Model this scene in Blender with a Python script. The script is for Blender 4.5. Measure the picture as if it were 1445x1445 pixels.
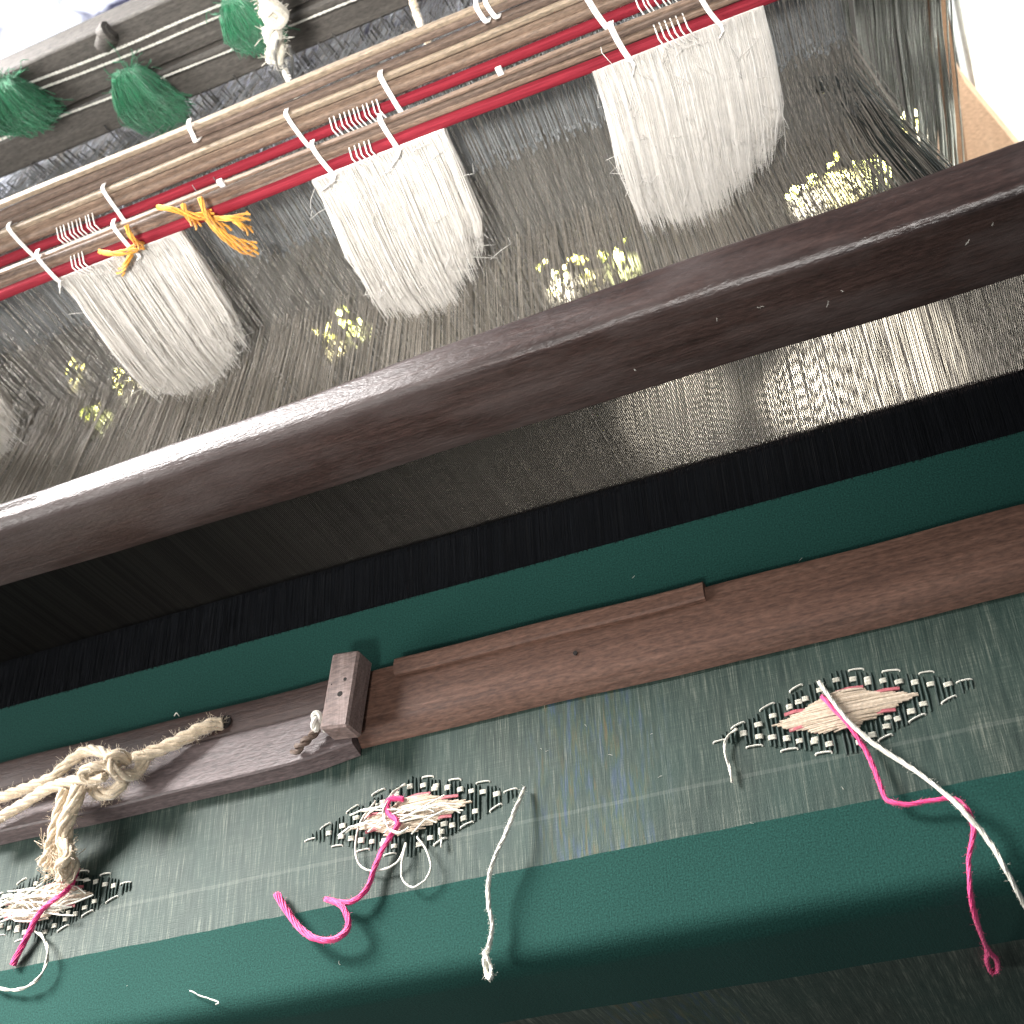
import bpy, math, random
import numpy as np
from mathutils import Vector, Matrix
random.seed(7); rng = np.random.default_rng(7)
scene = bpy.context.scene
for o in list(bpy.data.objects): bpy.data.objects.remove(o)
COL = scene.collection

# ------------------------------------------------------------------ camera
F, PC = 1900.0, 722.5                      # focal length and centre in photo pixels (1445 square)
RX = np.array([0.91516029, -0.03123713, -0.40187795])      # camera right in world axes
RY = np.array([-0.26176246, -0.80422361, -0.53357736])     # camera down
RZ = np.array([-0.30653231, 0.59350538, -0.74417022])      # camera forward
CP = np.array([0.22169869, -0.26800935, 0.52528153])
cam_d = bpy.data.cameras.new('camera'); cam = bpy.data.objects.new('camera', cam_d); COL.objects.link(cam)
cam.matrix_world = Matrix(((RX[0], -RY[0], -RZ[0], CP[0]), (RX[1], -RY[1], -RZ[1], CP[1]), (RX[2], -RY[2], -RZ[2], CP[2]), (0, 0, 0, 1)))
cam_d.sensor_width = 36; cam_d.lens = F / 1445 * 36; cam_d.clip_start = 0.01; cam_d.clip_end = 50
cam_d.dof.use_dof = True; cam_d.dof.focus_distance = 0.64; cam_d.dof.aperture_fstop = 17
scene.camera = cam

# ------------------------------------------------------------------ light
w = bpy.data.worlds.new('World'); scene.world = w; w.use_nodes = True
bg = w.node_tree.nodes['Background']; bg.inputs[0].default_value = (0.86, 0.93, 1.0, 1); bg.inputs[1].default_value = 0.34
def area(name, loc, target, size, energy, color, size_y=None, spread=180):
    d = bpy.data.lights.new(name, 'AREA'); d.energy = energy; d.color = color; d.size = size; d.spread = math.radians(spread)
    if size_y: d.shape = 'RECTANGLE'; d.size_y = size_y
    o = bpy.data.objects.new(name, d); COL.objects.link(o); o.location = loc
    o.rotation_euler = (Vector(target) - Vector(loc)).to_track_quat('-Z', 'Y').to_euler(); return o
area('window_light', (-1.02, 0.84, 0.79), (-0.42, 0.05, 0), 0.56, 38, (1.0, 0.97, 0.95), 0.56, 75)     # opening at the far left of the loom
area('side_light', (-1.15, -0.30, 0.50), (-.05, 0.30, 0.05), 0.62, 29, (1.0, 0.97, 0.93), 0.55)       # open side of the loom
area('back_light', (-0.45, 1.45, 0.22), (-0.3, 0.4, 0.15), 0.9, 56, (0.97, 0.98, 1.0), 0.6)      # daylight behind the loom
area('front_fill', (0.25, -1.20, 1.60), (-.02, 0.36, 0.075), 0.40, 1.95, (1.0, 0.97, 0.93), 0.30, 17)   # added narrow fill lamp from the front, brightening the heddles
def spot(name, loc, target, energy, deg, color, blend=0.35, r=0.01):
    d = bpy.data.lights.new(name, 'SPOT'); d.energy = energy; d.spot_size = math.radians(deg); d.spot_blend = blend; d.color = color; d.shadow_soft_size = r
    o = bpy.data.objects.new(name, d); COL.objects.link(o); o.location = loc
    o.rotation_euler = (Vector(target) - Vector(loc)).to_track_quat('-Z', 'Y').to_euler(); return o
vs = scene.view_settings
vs.view_transform = 'Standard'; vs.look = 'None'; vs.gamma = 1; vs.exposure = -0.32; vs.use_curve_mapping = False

# ------------------------------------------------------------------ helpers
def ray(px, py): return ((px - PC) / F) * RX + ((py - PC) / F) * RY + RZ
def onz(px, py, z=0.0): d = ray(px, py); return CP + d * ((z - CP[2]) / d[2])
def ony(px, py, y): d = ray(px, py); return CP + d * ((y - CP[1]) / d[1])
EDGE = -0.0870
def surf(px, py, h=0.001):                 # point of the cloth (top or drop) seen at a photo pixel, h above it
    p = onz(px, py, h)
    return p if p[1] > EDGE - h else ony(px, py, EDGE - 0.004 - h)

def catmull(pts, n=10):
    P = [np.array(p, float) for p in pts]; P = [2 * P[0] - P[1]] + P + [2 * P[-1] - P[-2]]; out = []
    for i in range(1, len(P) - 2):
        a, b, c, d = P[i - 1:i + 3]
        for k in range(n):
            t = k / n
            out.append(0.5 * (2 * b + (c - a) * t + (2 * a - 5 * b + 4 * c - d) * t * t + (3 * b - a - 3 * c + d) * t ** 3))
    out.append(P[-2]); return np.array(out)

class MB:
    def __init__(s): s.v = []; s.f = []
    def add(s, V, Fc):
        n = len(s.v); s.v.extend(map(tuple, V)); s.f.extend([tuple(i + n for i in q) for q in Fc]); return s
    def tube(s, path, r, sides=6, cap=True):
        P = np.array(path, float); K = len(P)
        r = np.full(K, r) if np.isscalar(r) else np.array(r)
        T = np.gradient(P, axis=0); T /= np.linalg.norm(T, axis=1)[:, None] + 1e-12
        up = np.array([0, 0, 1.0]) if abs(T[0][2]) < .9 else np.array([1.0, 0, 0])
        n = np.cross(T[0], up); n /= np.linalg.norm(n); V = []
        for i in range(K):
            n = n - T[i] * n.dot(T[i]); n /= np.linalg.norm(n) + 1e-12; b = np.cross(T[i], n)
            for k in range(sides):
                a = 2 * math.pi * k / sides; V.append(P[i] + r[i] * (math.cos(a) * n + math.sin(a) * b))
        Fc = [(i * sides + k, i * sides + (k + 1) % sides, (i + 1) * sides + (k + 1) % sides, (i + 1) * sides + k) for i in range(K - 1) for k in range(sides)]
        if cap: Fc += [tuple(range(sides))[::-1], tuple((K - 1) * sides + k for k in range(sides))]
        return s.add(V, Fc)
    def twist(s, path, R, strands=3, r=None, pitch=0.02, sides=6, phase=0, fray=0, wob=0):
        """a plied yarn: strands wound round a path"""
        P = np.array(path, float); T = np.gradient(P, axis=0); T /= np.linalg.norm(T, axis=1)[:, None] + 1e-12
        L = np.concatenate([[0], np.cumsum(np.linalg.norm(np.diff(P, axis=0), axis=1))])
        N = []; up = np.array([0, 0, 1.0]) if abs(T[0][2]) < .9 else np.array([1.0, 0, 0]); n = np.cross(T[0], up)
        for t in T: n = n - t * n.dot(t); n /= np.linalg.norm(n) + 1e-12; N.append(n)
        N = np.array(N); B = np.cross(T, N); r = r or R * 0.62
        for k in range(strands):
            a = 2 * math.pi * k / strands + phase + L / pitch * 2 * math.pi
            sp = R * (1 - .45 * (strands > 1)) * (1 + fray * (L / L[-1]) ** 3 + wob * np.sin(L * 300 + k * 2.1))
            if strands == 1: sp = sp * 0
            s.tube(P + (np.cos(a) * sp)[:, None] * N + (np.sin(a) * sp)[:, None] * B, r * (1 + 0.12 * np.sin(L * 900 + k)), sides)
        return s
    def extrude_x(s, xs, prof):             # prof(x) -> closed list of (y, z)
        V = []; n = None
        for x in xs:
            p = prof(x); n = len(p); V += [(x, y, z) for y, z in p]
        Fc = [(i * n + k, i * n + (k + 1) % n, (i + 1) * n + (k + 1) % n, (i + 1) * n + k) for i in range(len(xs) - 1) for k in range(n)]
        Fc += [tuple(range(n))[::-1], tuple((len(xs) - 1) * n + k for k in range(n))]
        return s.add(V, Fc)
    def box(s, c, h, rot=None, bev=0.0):    # bevelled box, rot = 3x3
        hx, hy, hz = h; b = bev or min(h) * .12; V = []; 
        for sx in (-1, 1):
            for sy in (-1, 1):
                for sz in (-1, 1):
                    V += [(sx * hx, sy * (hy - b), sz * (hz - b)), (sx * (hx - b), sy * hy, sz * (hz - b)), (sx * (hx - b), sy * (hy - b), sz * hz)]
        I = lambda sx, sy, sz, k: ((sx > 0) * 4 + (sy > 0) * 2 + (sz > 0)) * 3 + k
        Fc = []
        Fc += [[I(1, -1, -1, 0), I(1, 1, -1, 0), I(1, 1, 1, 0), I(1, -1, 1, 0)], [I(-1, -1, -1, 0), I(-1, -1, 1, 0), I(-1, 1, 1, 0), I(-1, 1, -1, 0)]]
        Fc += [[I(-1, 1, -1, 1), I(-1, 1, 1, 1), I(1, 1, 1, 1), I(1, 1, -1, 1)], [I(-1, -1, -1, 1), I(1, -1, -1, 1), I(1, -1, 1, 1), I(-1, -1, 1, 1)]]
        Fc += [[I(-1, -1, 1, 2), I(1, -1, 1, 2), I(1, 1, 1, 2), I(-1, 1, 1, 2)], [I(-1, -1, -1, 2), I(-1, 1, -1, 2), I(1, 1, -1, 2), I(1, -1, -1, 2)]]
        for a in (-1, 1):
            for c2 in (-1, 1):
                Fc += [[I(a, c2, -1, 0), I(a, c2, 1, 0), I(a, c2, 1, 1), I(a, c2, -1, 1)], [I(a, -1, c2, 0), I(a, 1, c2, 0), I(a, 1, c2, 2), I(a, -1, c2, 2)], [I(-1, a, c2, 1), I(1, a, c2, 1), I(1, a, c2, 2), I(-1, a, c2, 2)]]
                for d in (-1, 1): Fc.append([I(a, c2, d, 0), I(a, c2, d, 1), I(a, c2, d, 2)])
        V = np.array(V)
        if rot is not None: V = V @ np.array(rot).T
        return s.add(V + np.array(c), Fc)
    def build(s, name, mat, parent=None, origin=None, smooth=True, sharp=40):
        return mk(name, np.array(s.v), s.f, mat, parent, origin, smooth, sharp)

def wloc(o):
    p = np.zeros(3)
    while o: p += np.array(o.location); o = o.parent
    return p
def mk(name, V, Fc, mat, parent=None, origin=None, smooth=True, sharp=40):
    V = np.asarray(V, float)
    base = wloc(parent) if parent else (np.array(origin) if origin is not None else np.array([V[:, 0].mean(), V[:, 1].mean(), V[:, 2].min()]))
    me = bpy.data.meshes.new(name); me.from_pydata((V - base).tolist(), [], [tuple(map(int, q)) for q in Fc])
    bmn = __import__('bmesh').new(); bmn.from_mesh(me); __import__('bmesh').ops.recalc_face_normals(bmn, faces=bmn.faces); bmn.to_mesh(me); bmn.free()
    if smooth: me.polygons.foreach_set('use_smooth', [True] * len(me.polygons)); me.set_sharp_from_angle(angle=math.radians(sharp))
    me.materials.append(mat); o = bpy.data.objects.new(name, me); COL.objects.link(o)
    if parent: o.parent = parent
    else: o.location = base
    return o
def threads(name, P, r, mat, parent=None, sides=3, origin=None):
    """P (N,K,3) thread centre lines, r scalar or (N,) or (N,K): one mesh of fine threads"""
    P = np.asarray(P, float); N, K = P.shape[:2]
    r = np.broadcast_to(np.asarray(r, float).reshape(-1, 1) if np.ndim(r) == 1 else r, (N, K))
    T = np.gradient(P, axis=1); T /= np.linalg.norm(T, axis=2)[..., None] + 1e-12
    n = np.cross(T, np.array([0.31, 0.2, 0.17])[None, None]); n /= np.linalg.norm(n, axis=2)[..., None] + 1e-12; b = np.cross(T, n)
    a = np.arange(sides) * 2 * math.pi / sides
    V = P[:, :, None] + r[:, :, None, None] * (np.cos(a)[None, None, :, None] * n[:, :, None] + np.sin(a)[None, None, :, None] * b[:, :, None])
    idx = np.arange(N * K * sides).reshape(N, K, sides); nx = np.roll(idx, -1, axis=2)
    Q = np.stack([idx[:, :-1], nx[:, :-1], nx[:, 1:], idx[:, 1:]], -1).reshape(-1, 4)
    V = V.reshape(-1, 3); base = wloc(parent) if parent else (np.array(origin) if origin is not None else np.array([V[:, 0].mean(), V[:, 1].mean(), V[:, 2].min()]))
    V = V - base
    me = bpy.data.meshes.new(name); me.vertices.add(len(V)); me.vertices.foreach_set('co', V.ravel())
    me.loops.add(Q.size); me.loops.foreach_set('vertex_index', Q.ravel().astype(np.int32))
    me.polygons.add(len(Q)); me.polygons.foreach_set('loop_start', np.arange(0, Q.size, 4, dtype=np.int32))
    me.polygons.foreach_set('use_smooth', np.ones(len(Q), bool)); me.update(calc_edges=True); me.validate()
    me.materials.append(mat); o = bpy.data.objects.new(name, me); COL.objects.link(o)
    if parent: o.parent = parent
    else: o.location = base
    return o
def empty(name, loc): o = bpy.data.objects.new(name, None); o.empty_display_size = .02; COL.objects.link(o); o.location = loc; return o
def tag(o, label=None, cat=None, group=None, kind=None):
    for k, v in (('label', label), ('category', cat), ('group', group), ('kind', kind)):
        if v: o[k] = v
    return o

# ------------------------------------------------------------------ materials
def nodes(name):
    m = bpy.data.materials.new(name); m.use_nodes = True; nt = m.node_tree
    return m, nt, nt.nodes['Principled BSDF']
def N(nt, t, **kw):
    n = nt.nodes.new(t)
    for k, v in kw.items(): setattr(n, k, v)
    return n
def ramp(nt, fac, stops, interp='LINEAR'):
    r = N(nt, 'ShaderNodeValToRGB'); r.color_ramp.interpolation = interp; e = r.color_ramp.elements
    while len(e) < len(stops): e.new(0.5)
    for i, (p, c) in enumerate(stops): e[i].position = p; e[i].color = (*c, 1)
    nt.links.new(fac, r.inputs[0]); return r.outputs[0]
def noise(nt, vec, scale, detail=3, rough=.55, dist=0):
    n = N(nt, 'ShaderNodeTexNoise'); n.inputs['Scale'].default_value = scale; n.inputs['Detail'].default_value = detail; n.inputs['Roughness'].default_value = rough; n.inputs['Distortion'].default_value = dist
    nt.links.new(vec, n.inputs['Vector']); return n.outputs['Fac']
def mapped(nt, s, src='Object'):
    c = N(nt, 'ShaderNodeTexCoord'); m = N(nt, 'ShaderNodeMapping'); m.inputs['Scale'].default_value = s; nt.links.new(c.outputs[src], m.inputs[0]); return m.outputs[0]
def mix(nt, fac, a, b, mode='MIX'):
    m = N(nt, 'ShaderNodeMix', data_type='RGBA', blend_type=mode)
    for sock, v in ((m.inputs[0], fac), (m.inputs[6], a), (m.inputs[7], b)):
        if hasattr(v, 'links') or isinstance(v, bpy.types.NodeSocket): nt.links.new(v, sock)
        else: sock.default_value = v if np.isscalar(v) else (*v, 1)
    return m.outputs[2]
def math_(nt, op, a, b=0.0, c=0.0):
    m = N(nt, 'ShaderNodeMath', operation=op)
    for i, v in enumerate((a, b, c)):
        if isinstance(v, bpy.types.NodeSocket): nt.links.new(v, m.inputs[i])
        else: m.inputs[i].default_value = v
    return m.outputs[0]
def bump(nt, b, h, dist, strength=1.0):
    n = N(nt, 'ShaderNodeBump'); n.inputs['Strength'].default_value = strength; n.inputs['Distance'].default_value = dist
    nt.links.new(h, n.inputs['Height']); nt.links.new(n.outputs[0], b.inputs['Normal'])

def wood(name, dark, mid, light, rough=.5, spec=.5, fine=900, wear=None, gs=(9, 260, 260)):
    m, nt, b = nodes(name)
    g = noise(nt, mapped(nt, gs), 1.0, 6, .62, .6); blot = noise(nt, mapped(nt, (14, 30, 30)), 1.0, 4, .6); fi = noise(nt, mapped(nt, (fine * .25, fine, fine)), 1.0, 2, .6)
    c = ramp(nt, g, [(.28, dark), (.5, mid), (.72, light)])
    c = mix(nt, math_(nt, 'MULTIPLY', blot, .75), c, mid)
    c = mix(nt, 1.0, c, ramp(nt, fi, [(.3, (.66, .66, .66)), (.7, (1.32, 1.29, 1.27))]), 'MULTIPLY')
    if wear:
        wn = noise(nt, mapped(nt, (8, 22, 22)), 1.0, 5, .65); c = mix(nt, ramp(nt, wn, [(.46, (0, 0, 0)), (.66, (.8, .8, .8))]), c, wear)
    nt.links.new(c, b.inputs['Base Color'])
    nt.links.new(ramp(nt, blot, [(.3, (rough - .08,) * 3), (.7, (rough + .1,) * 3)]), b.inputs['Roughness']); b.inputs['Specular IOR Level'].default_value = spec
    bump(nt, b, math_(nt, 'ADD', math_(nt, 'MULTIPLY', blot, 1.6), math_(nt, 'ADD', math_(nt, 'MULTIPLY', g, .8), math_(nt, 'MULTIPLY', fi, .6))), .0008, .6); return m
def yarn(name, a, b_, rough=.7, spec=.3, sheen=.3, trans=0.0, noise_s=700, mot=1.0):
    m, nt, b = nodes(name); geo = N(nt, 'ShaderNodeNewGeometry')
    c = mix(nt, geo.outputs['Random Per Island'], a, b_); f = noise(nt, mapped(nt, (noise_s,) * 3), 1.0, 2)
    c = mix(nt, 1.0, c, ramp(nt, f, [(.3, (1 - .22 * mot,) * 3), (.7, (1 + .15 * mot,) * 3)]), 'MULTIPLY'); nt.links.new(c, b.inputs['Base Color'])
    b.inputs['Roughness'].default_value = rough; b.inputs['Specular IOR Level'].default_value = spec; b.inputs['Sheen Weight'].default_value = sheen
    if trans:
        t = N(nt, 'ShaderNodeBsdfTranslucent'); nt.links.new(c, t.inputs[0]); mx = N(nt, 'ShaderNodeMixShader'); mx.inputs[0].default_value = trans
        nt.links.new(b.outputs[0], mx.inputs[1]); nt.links.new(t.outputs[0], mx.inputs[2]); nt.links.new(mx.outputs[0], nt.nodes['Material Output'].inputs[0])
    return m
M = {}
M['batten'] = wood('batten_wood', (.008, .0046, .0040), (.023, .0130, .0112), (.050, .031, .027), .36, .5, wear=(.052, .040, .038))
M['temple_brown'] = wood('temple_brown_wood', (.045, .023, .016), (.095, .050, .035), (.155, .090, .066), .6, .3)
M['temple_grey'] = wood('temple_grey_wood', (.040, .028, .027), (.090, .068, .068), (.160, .126, .125), .5, .4)
M['temple_dark'] = wood('temple_dark_wood', (.022, .012, .010), (.042, .025, .021), (.070, .045, .039), .55, .35)
M['block'] = wood('block_wood', (.070, .048, .043), (.150, .110, .100), (.240, .185, .170), .6, .3, gs=(260, 14, 260))
M['slat'] = wood('slat_wood', (.075, .050, .037), (.150, .104, .076), (.250, .182, .133), .55, .35)
M['slat_dark'] = wood('slat_dark_wood', (.060, .042, .034), (.115, .082, .064), (.190, .140, .110), .55, .35)
M['tan'] = wood('tan_cane', (.140, .105, .075), (.215, .168, .120), (.300, .240, .178), .45, .45)
M['plank'] = wood('plank_wood', (.050, .046, .042), (.085, .078, .070), (.120, .110, .100), .6, .35)
M['tanboard'] = wood('pale_board', (.33, .21, .14), (.43, .29, .20), (.52, .37, .26), .6, .3, gs=(60, 60, 9))
M['post'] = wood('post_wood', (.09, .05, .03), (.15, .09, .055), (.21, .13, .085), .6, .3, gs=(200, 200, 9))
M['white_heddle'] = yarn('white_heddle_yarn', (.86, .83, .785), (.96, .94, .91), .8, .15, .3, .45, 250, .25)
def mass_mat():
    m, nt, b = nodes('white_yarn_mass'); f = noise(nt, mapped(nt, (1500, 400, 20)), 1.0, 3); g = noise(nt, mapped(nt, (260, 60, 10)), 1.0, 3)
    c = mix(nt, .5, ramp(nt, f, [(.3, (.66, .63, .59)), (.65, (.92, .90, .865))]), ramp(nt, g, [(.3, (.68, .65, .61)), (.6, (.92, .90, .865))])); nt.links.new(c, b.inputs['Base Color']); b.inputs['Roughness'].default_value = .85; b.inputs['Specular IOR Level'].default_value = .1
    bump(nt, b, f, .0006, .8); return m
M['yarn_mass'] = mass_mat()
M['grey_heddle'] = yarn('grey_heddle_yarn', (.15, .16, .165), (.30, .31, .31), .36, .5, .1)  # grey lifted in this and the next two yarns to stand in for haze
M['grey_low'] = yarn('dark_heddle_yarn', (.10, .098, .088), (.22, .21, .19), .38, .5, .1)
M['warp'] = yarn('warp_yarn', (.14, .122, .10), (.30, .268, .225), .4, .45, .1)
M['warp_front'] = yarn('shaded_warp_yarn', (.0035, .004, .005), (.008, .009, .011), .7, .06, 0)  # dark warp, blackened further to carry the batten's shadow
M['edge'] = yarn('edge_warp_yarn', (.012, .016, .015), (.045, .052, .048), .4, .5, 0)
M['pale_cord'] = yarn('pale_cord', (.45, .43, .38), (.68, .66, .60), .7, .2, .2)
M['grey_cord'] = yarn('grey_cord', (.17, .175, .155), (.42, .43, .39), .6, .3, .2)
M['rope'] = yarn('cotton_rope', (.50, .40, .28), (.68, .57, .42), .85, .15, .5, 0, 900)
M['tie'] = yarn('white_tie', (.72, .69, .65), (.86, .84, .80), .75, .2, .3)
M['cream_rope'] = yarn('cream_rope', (.62, .57, .47), (.80, .76, .66), .85, .15, .5, 0, 900)
M['green_yarn'] = yarn('green_yarn', (.006, .10, .040), (.022, .23, .10), .8, .15, .4)
M['orange_yarn'] = yarn('orange_yarn', (.58, .26, .03), (.76, .38, .055), .65, .3, .3)
M['pink'] = yarn('pink_thread', (.62, .025, .15), (.78, .07, .24), .55, .3, .2)
M['cream'] = yarn('cream_thread', (.56, .54, .45), (.74, .72, .64), .6, .3, .2)
M['satin'] = yarn('satin_float', (.42, .33, .235), (.60, .50, .39), .5, .35, .2)
M['pinkfloat'] = yarn('pink_float', (.34, .07, .09), (.44, .15, .16), .5, .3, .1)
M['motif_dark'] = yarn('dark_motif_warp', (.010, .022, .018), (.020, .038, .031), .6, .3, 0)
def red_mat():
    m, nt, b = nodes('red_cloth_strip'); f = noise(nt, mapped(nt, (40, 900, 900)), 1.0, 3); 
    nt.links.new(ramp(nt, f, [(.3, (.155, .009, .018)), (.7, (.25, .020, .032))]), b.inputs['Base Color']); b.inputs['Roughness'].default_value = .8; b.inputs['Specular IOR Level'].default_value = .2; bump(nt, b, noise(nt, mapped(nt, (1500, 1500, 1500)), 1.0, 1), .0003, .6); return m
M['red'] = red_mat()
def metal(name, lo, hi):
    m, nt, b = nodes(name); geo = N(nt, 'ShaderNodeNewGeometry'); nt.links.new(ramp(nt, geo.outputs['Random Per Island'], [(0, lo), (1, hi)]), b.inputs['Base Color']); b.inputs['Metallic'].default_value = .85; b.inputs['Roughness'].default_value = .38; return m
M['steel'] = metal('bright_steel', (.16, .16, .16), (.40, .395, .38)); M['reed'] = metal('blackened_reed_steel', (.016, .016, .016), (.035, .034, .032))
def floor_mat():
    m, nt, b = nodes('earth_floor'); f = noise(nt, mapped(nt, (9, 9, 9)), 1.0, 6); nt.links.new(ramp(nt, f, [(.3, (.030, .027, .022)), (.7, (.075, .066, .054))]), b.inputs['Base Color']); b.inputs['Roughness'].default_value = .9; bump(nt, b, f, .02, .5); return m
M['floor'] = floor_mat()
def leaf_mat(name, a, c):
    m, nt, b = nodes(name); geo = N(nt, 'ShaderNodeNewGeometry'); col = mix(nt, geo.outputs['Random Per Island'], a, c); nt.links.new(col, b.inputs['Base Color']); b.inputs['Roughness'].default_value = .45; return m
M['leaf'] = leaf_mat('leaf_litter', (.34, .38, .05), (.78, .68, .22)); M['pale_leaf'] = leaf_mat('dry_leaf_litter', (.55, .50, .38), (.80, .76, .64))
def sheet_mat():
    m, nt, b = nodes('white_sheet'); f = noise(nt, mapped(nt, (9, 9, 26)), 1.0, 4, .55, 1.8); c = ramp(nt, f, [(.33, (.14, .14, .20)), (.40, (.46, .47, .54)), (.47, (.74, .75, .79))]); nt.links.new(c, b.inputs['Base Color']); b.inputs['Roughness'].default_value = .8  # bluish fold shading streaked into the sheet colour
    t = N(nt, 'ShaderNodeBsdfTranslucent'); nt.links.new(c, t.inputs[0]); mx = N(nt, 'ShaderNodeMixShader'); mx.inputs[0].default_value = .5
    nt.links.new(b.outputs[0], mx.inputs[1]); nt.links.new(t.outputs[0], mx.inputs[2]); nt.links.new(mx.outputs[0], nt.nodes['Material Output'].inputs[0]); return m
M['sheet'] = sheet_mat()
def cloth_mat():
    m, nt, b = nodes('green_handloom_cloth')
    at = N(nt, 'ShaderNodeAttribute', attribute_name='weft'); v = at.outputs['Fac']      # arc position along the warp, metres, 0 at the motif row
    xyz = N(nt, 'ShaderNodeSeparateXYZ'); tc = N(nt, 'ShaderNodeTexCoord'); nt.links.new(tc.outputs['Object'], xyz.inputs[0]); x = xyz.outputs[0]
    vec = N(nt, 'ShaderNodeCombineXYZ'); nt.links.new(x, vec.inputs[0]); nt.links.new(v, vec.inputs[1])
    def mp(sx, sy):
        q = N(nt, 'ShaderNodeMapping'); q.inputs['Scale'].default_value = (sx, sy, 1); nt.links.new(vec.outputs[0], q.inputs[0]); return q.outputs[0]
    warpn = noise(nt, mp(2100, 60), 1.0, 2, .6); warpw = noise(nt, mp(420, 9), 1.0, 3, .6); weftn = noise(nt, mp(70, 2000), 1.0, 2, .6); big = noise(nt, mp(22, 16), 1.0, 3); grain = noise(nt, mp(1300, 1300), 1.0, 1)
    wob = math_(nt, 'MULTIPLY', math_(nt, 'SUBTRACT', noise(nt, mp(60, 2), 1.0, 2), .5), .0012); vv = math_(nt, 'ADD', v, wob)
    solid = ramp(nt, grain, [(.25, (.005, .026, .021)), (.75, (.015, .066, .055))])
    solid = mix(nt, math_(nt, 'MULTIPLY', warpn, .25), solid, (.005, .022, .018))
    st = math_(nt, 'ADD', math_(nt, 'MULTIPLY', warpn, .5), math_(nt, 'ADD', math_(nt, 'MULTIPLY', warpw, .34), math_(nt, 'MULTIPLY', weftn, .16)))
    tissue = ramp(nt, st, [(.33, (.004, .011, .0085)), (.44, (.013, .027, .021)), (.53, (.031, .047, .037)), (.68, (.155, .170, .135))])
    tissue = mix(nt, ramp(nt, big, [(.35, (0, 0, 0)), (.7, (.45, .45, .45))]), tissue, (.010, .038, .030))
    # blue and ochre moire shimmer painted in a strip between two of the motifs
    band = ramp(nt, x, [(0, (0, 0, 0)), (.004, (0, 0, 0)), (.022, (1, 1, 1)), (.055, (1, 1, 1)), (.078, (0, 0, 0))]); cn = noise(nt, mp(420, 40), 1.0, 3, .65)
    hue = ramp(nt, cn, [(.34, (.10, .065, .02)), (.45, (.04, .065, .03)), (.52, (.013, .045, .045)), (.62, (.028, .055, .12))])
    tissue = mix(nt, math_(nt, 'MULTIPLY', band, math_(nt, 'MULTIPLY', ramp(nt, noise(nt, mp(110, 45), 1.0, 2), [(.4, (0, 0, 0)), (.62, (1, 1, 1))]), .55)), tissue, hue)
    inz = math_(nt, 'MULTIPLY', math_(nt, 'GREATER_THAN', vv, -.0430), math_(nt, 'LESS_THAN', vv, .058)); low = math_(nt, 'LESS_THAN', vv, -.139)
    z = math_(nt, 'MAXIMUM', inz, low)
    line = math_(nt, 'MULTIPLY', math_(nt, 'LESS_THAN', math_(nt, 'ABSOLUTE', math_(nt, 'ADD', vv, .0215)), .0009), .04)     # pale weft line
    tissue = mix(nt, line, tissue, (.55, .56, .50))
    nt.links.new(mix(nt, z, solid, tissue), b.inputs['Base Color'])
    nt.links.new(math_(nt, 'SUBTRACT', .85, math_(nt, 'MULTIPLY', z, .22)), b.inputs['Roughness']); b.inputs['Sheen Weight'].default_value = .02; b.inputs['Sheen Roughness'].default_value = .4
    nt.links.new(math_(nt, 'ADD', .10, math_(nt, 'MULTIPLY', z, .22)), b.inputs['Specular IOR Level'])
    bump(nt, b, math_(nt, 'ADD', math_(nt, 'ADD', warpn, weftn), grain), .00018, .6); return m
M['cloth'] = cloth_mat()
def mat_plain(name, c, rough=.6):
    m, nt, b = nodes(name); f = noise(nt, mapped(nt, (60, 60, 60)), 1.0, 4); nt.links.new(ramp(nt, f, [(.3, tuple(k * .8 for k in c)), (.7, tuple(min(1, k * 1.12) for k in c))]), b.inputs['Base Color']); b.inputs['Roughness'].default_value = rough; return m
M['hole'] = mat_plain('dark_hole', (.012, .009, .008), .9)
M['race'] = mat_plain('black_race_board', (.010, .010, .011), .8)
M['panel'] = mat_plain('white_panel', (.78, .80, .76), .8)

# ------------------------------------------------------------------ setting
fl = mk('floor', [(-3, -2, -.55), (3, -2, -.55), (3, 4, -.55), (-3, 4, -.55)], [(0, 1, 2, 3)], M['floor'], origin=(0, 0, -.55)); tag(fl, kind='structure')
def litter(pts, mat, name, label, n, size):
    V = []; Fc = []
    for (x, y, rad) in pts:
        for i in range(n):
            a = random.uniform(0, 6.28); d = rad * math.sqrt(random.random()); c = np.array([x + d * math.cos(a), y + d * math.sin(a), -.545 + random.uniform(0, .03)])
            t = random.uniform(0, 6.28); u = np.array([math.cos(t), math.sin(t), random.uniform(-.3, .3)]); q = np.array([-math.sin(t), math.cos(t), random.uniform(-.3, .3)]); L = size * random.uniform(.6, 1.4)
            k = len(V); V += [c - u * L, c + q * L * .35 + (0, 0, .002), c + u * L, c - q * L * .35 + (0, 0, .002)]; Fc += [(k, k + 1, k + 2, k + 3)]
    return tag(mk(name, V, Fc, mat), label, 'leaves', kind='stuff')
green_pts = []; pale_pts = []
for px, py, r in [(106, 528, .017), (138, 588, .015), (180, 548, .015), (468, 484, .012), (500, 462, .014), (790, 395, .020), (828, 384, .012), (872, 368, .020), (1135, 275, .022), (1180, 255, .028), (1235, 232, .026), (1285, 190, .018)]:
    p = onz(px, py, -.54); green_pts.append((p[0], p[1], r))
for px, py, r in [(940, 565, .09), (1215, 495, .12), (1120, 545, .06), (1010, 655, .08), (1180, 600, .06)]:
    p = onz(px, py, -.54); pale_pts.append((p[0], p[1], r))
litter(green_pts, M['leaf'], 'leaf_litter', 'sunlit yellow green leaves on the ground glimpsed through the warp', 9, .008)
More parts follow.
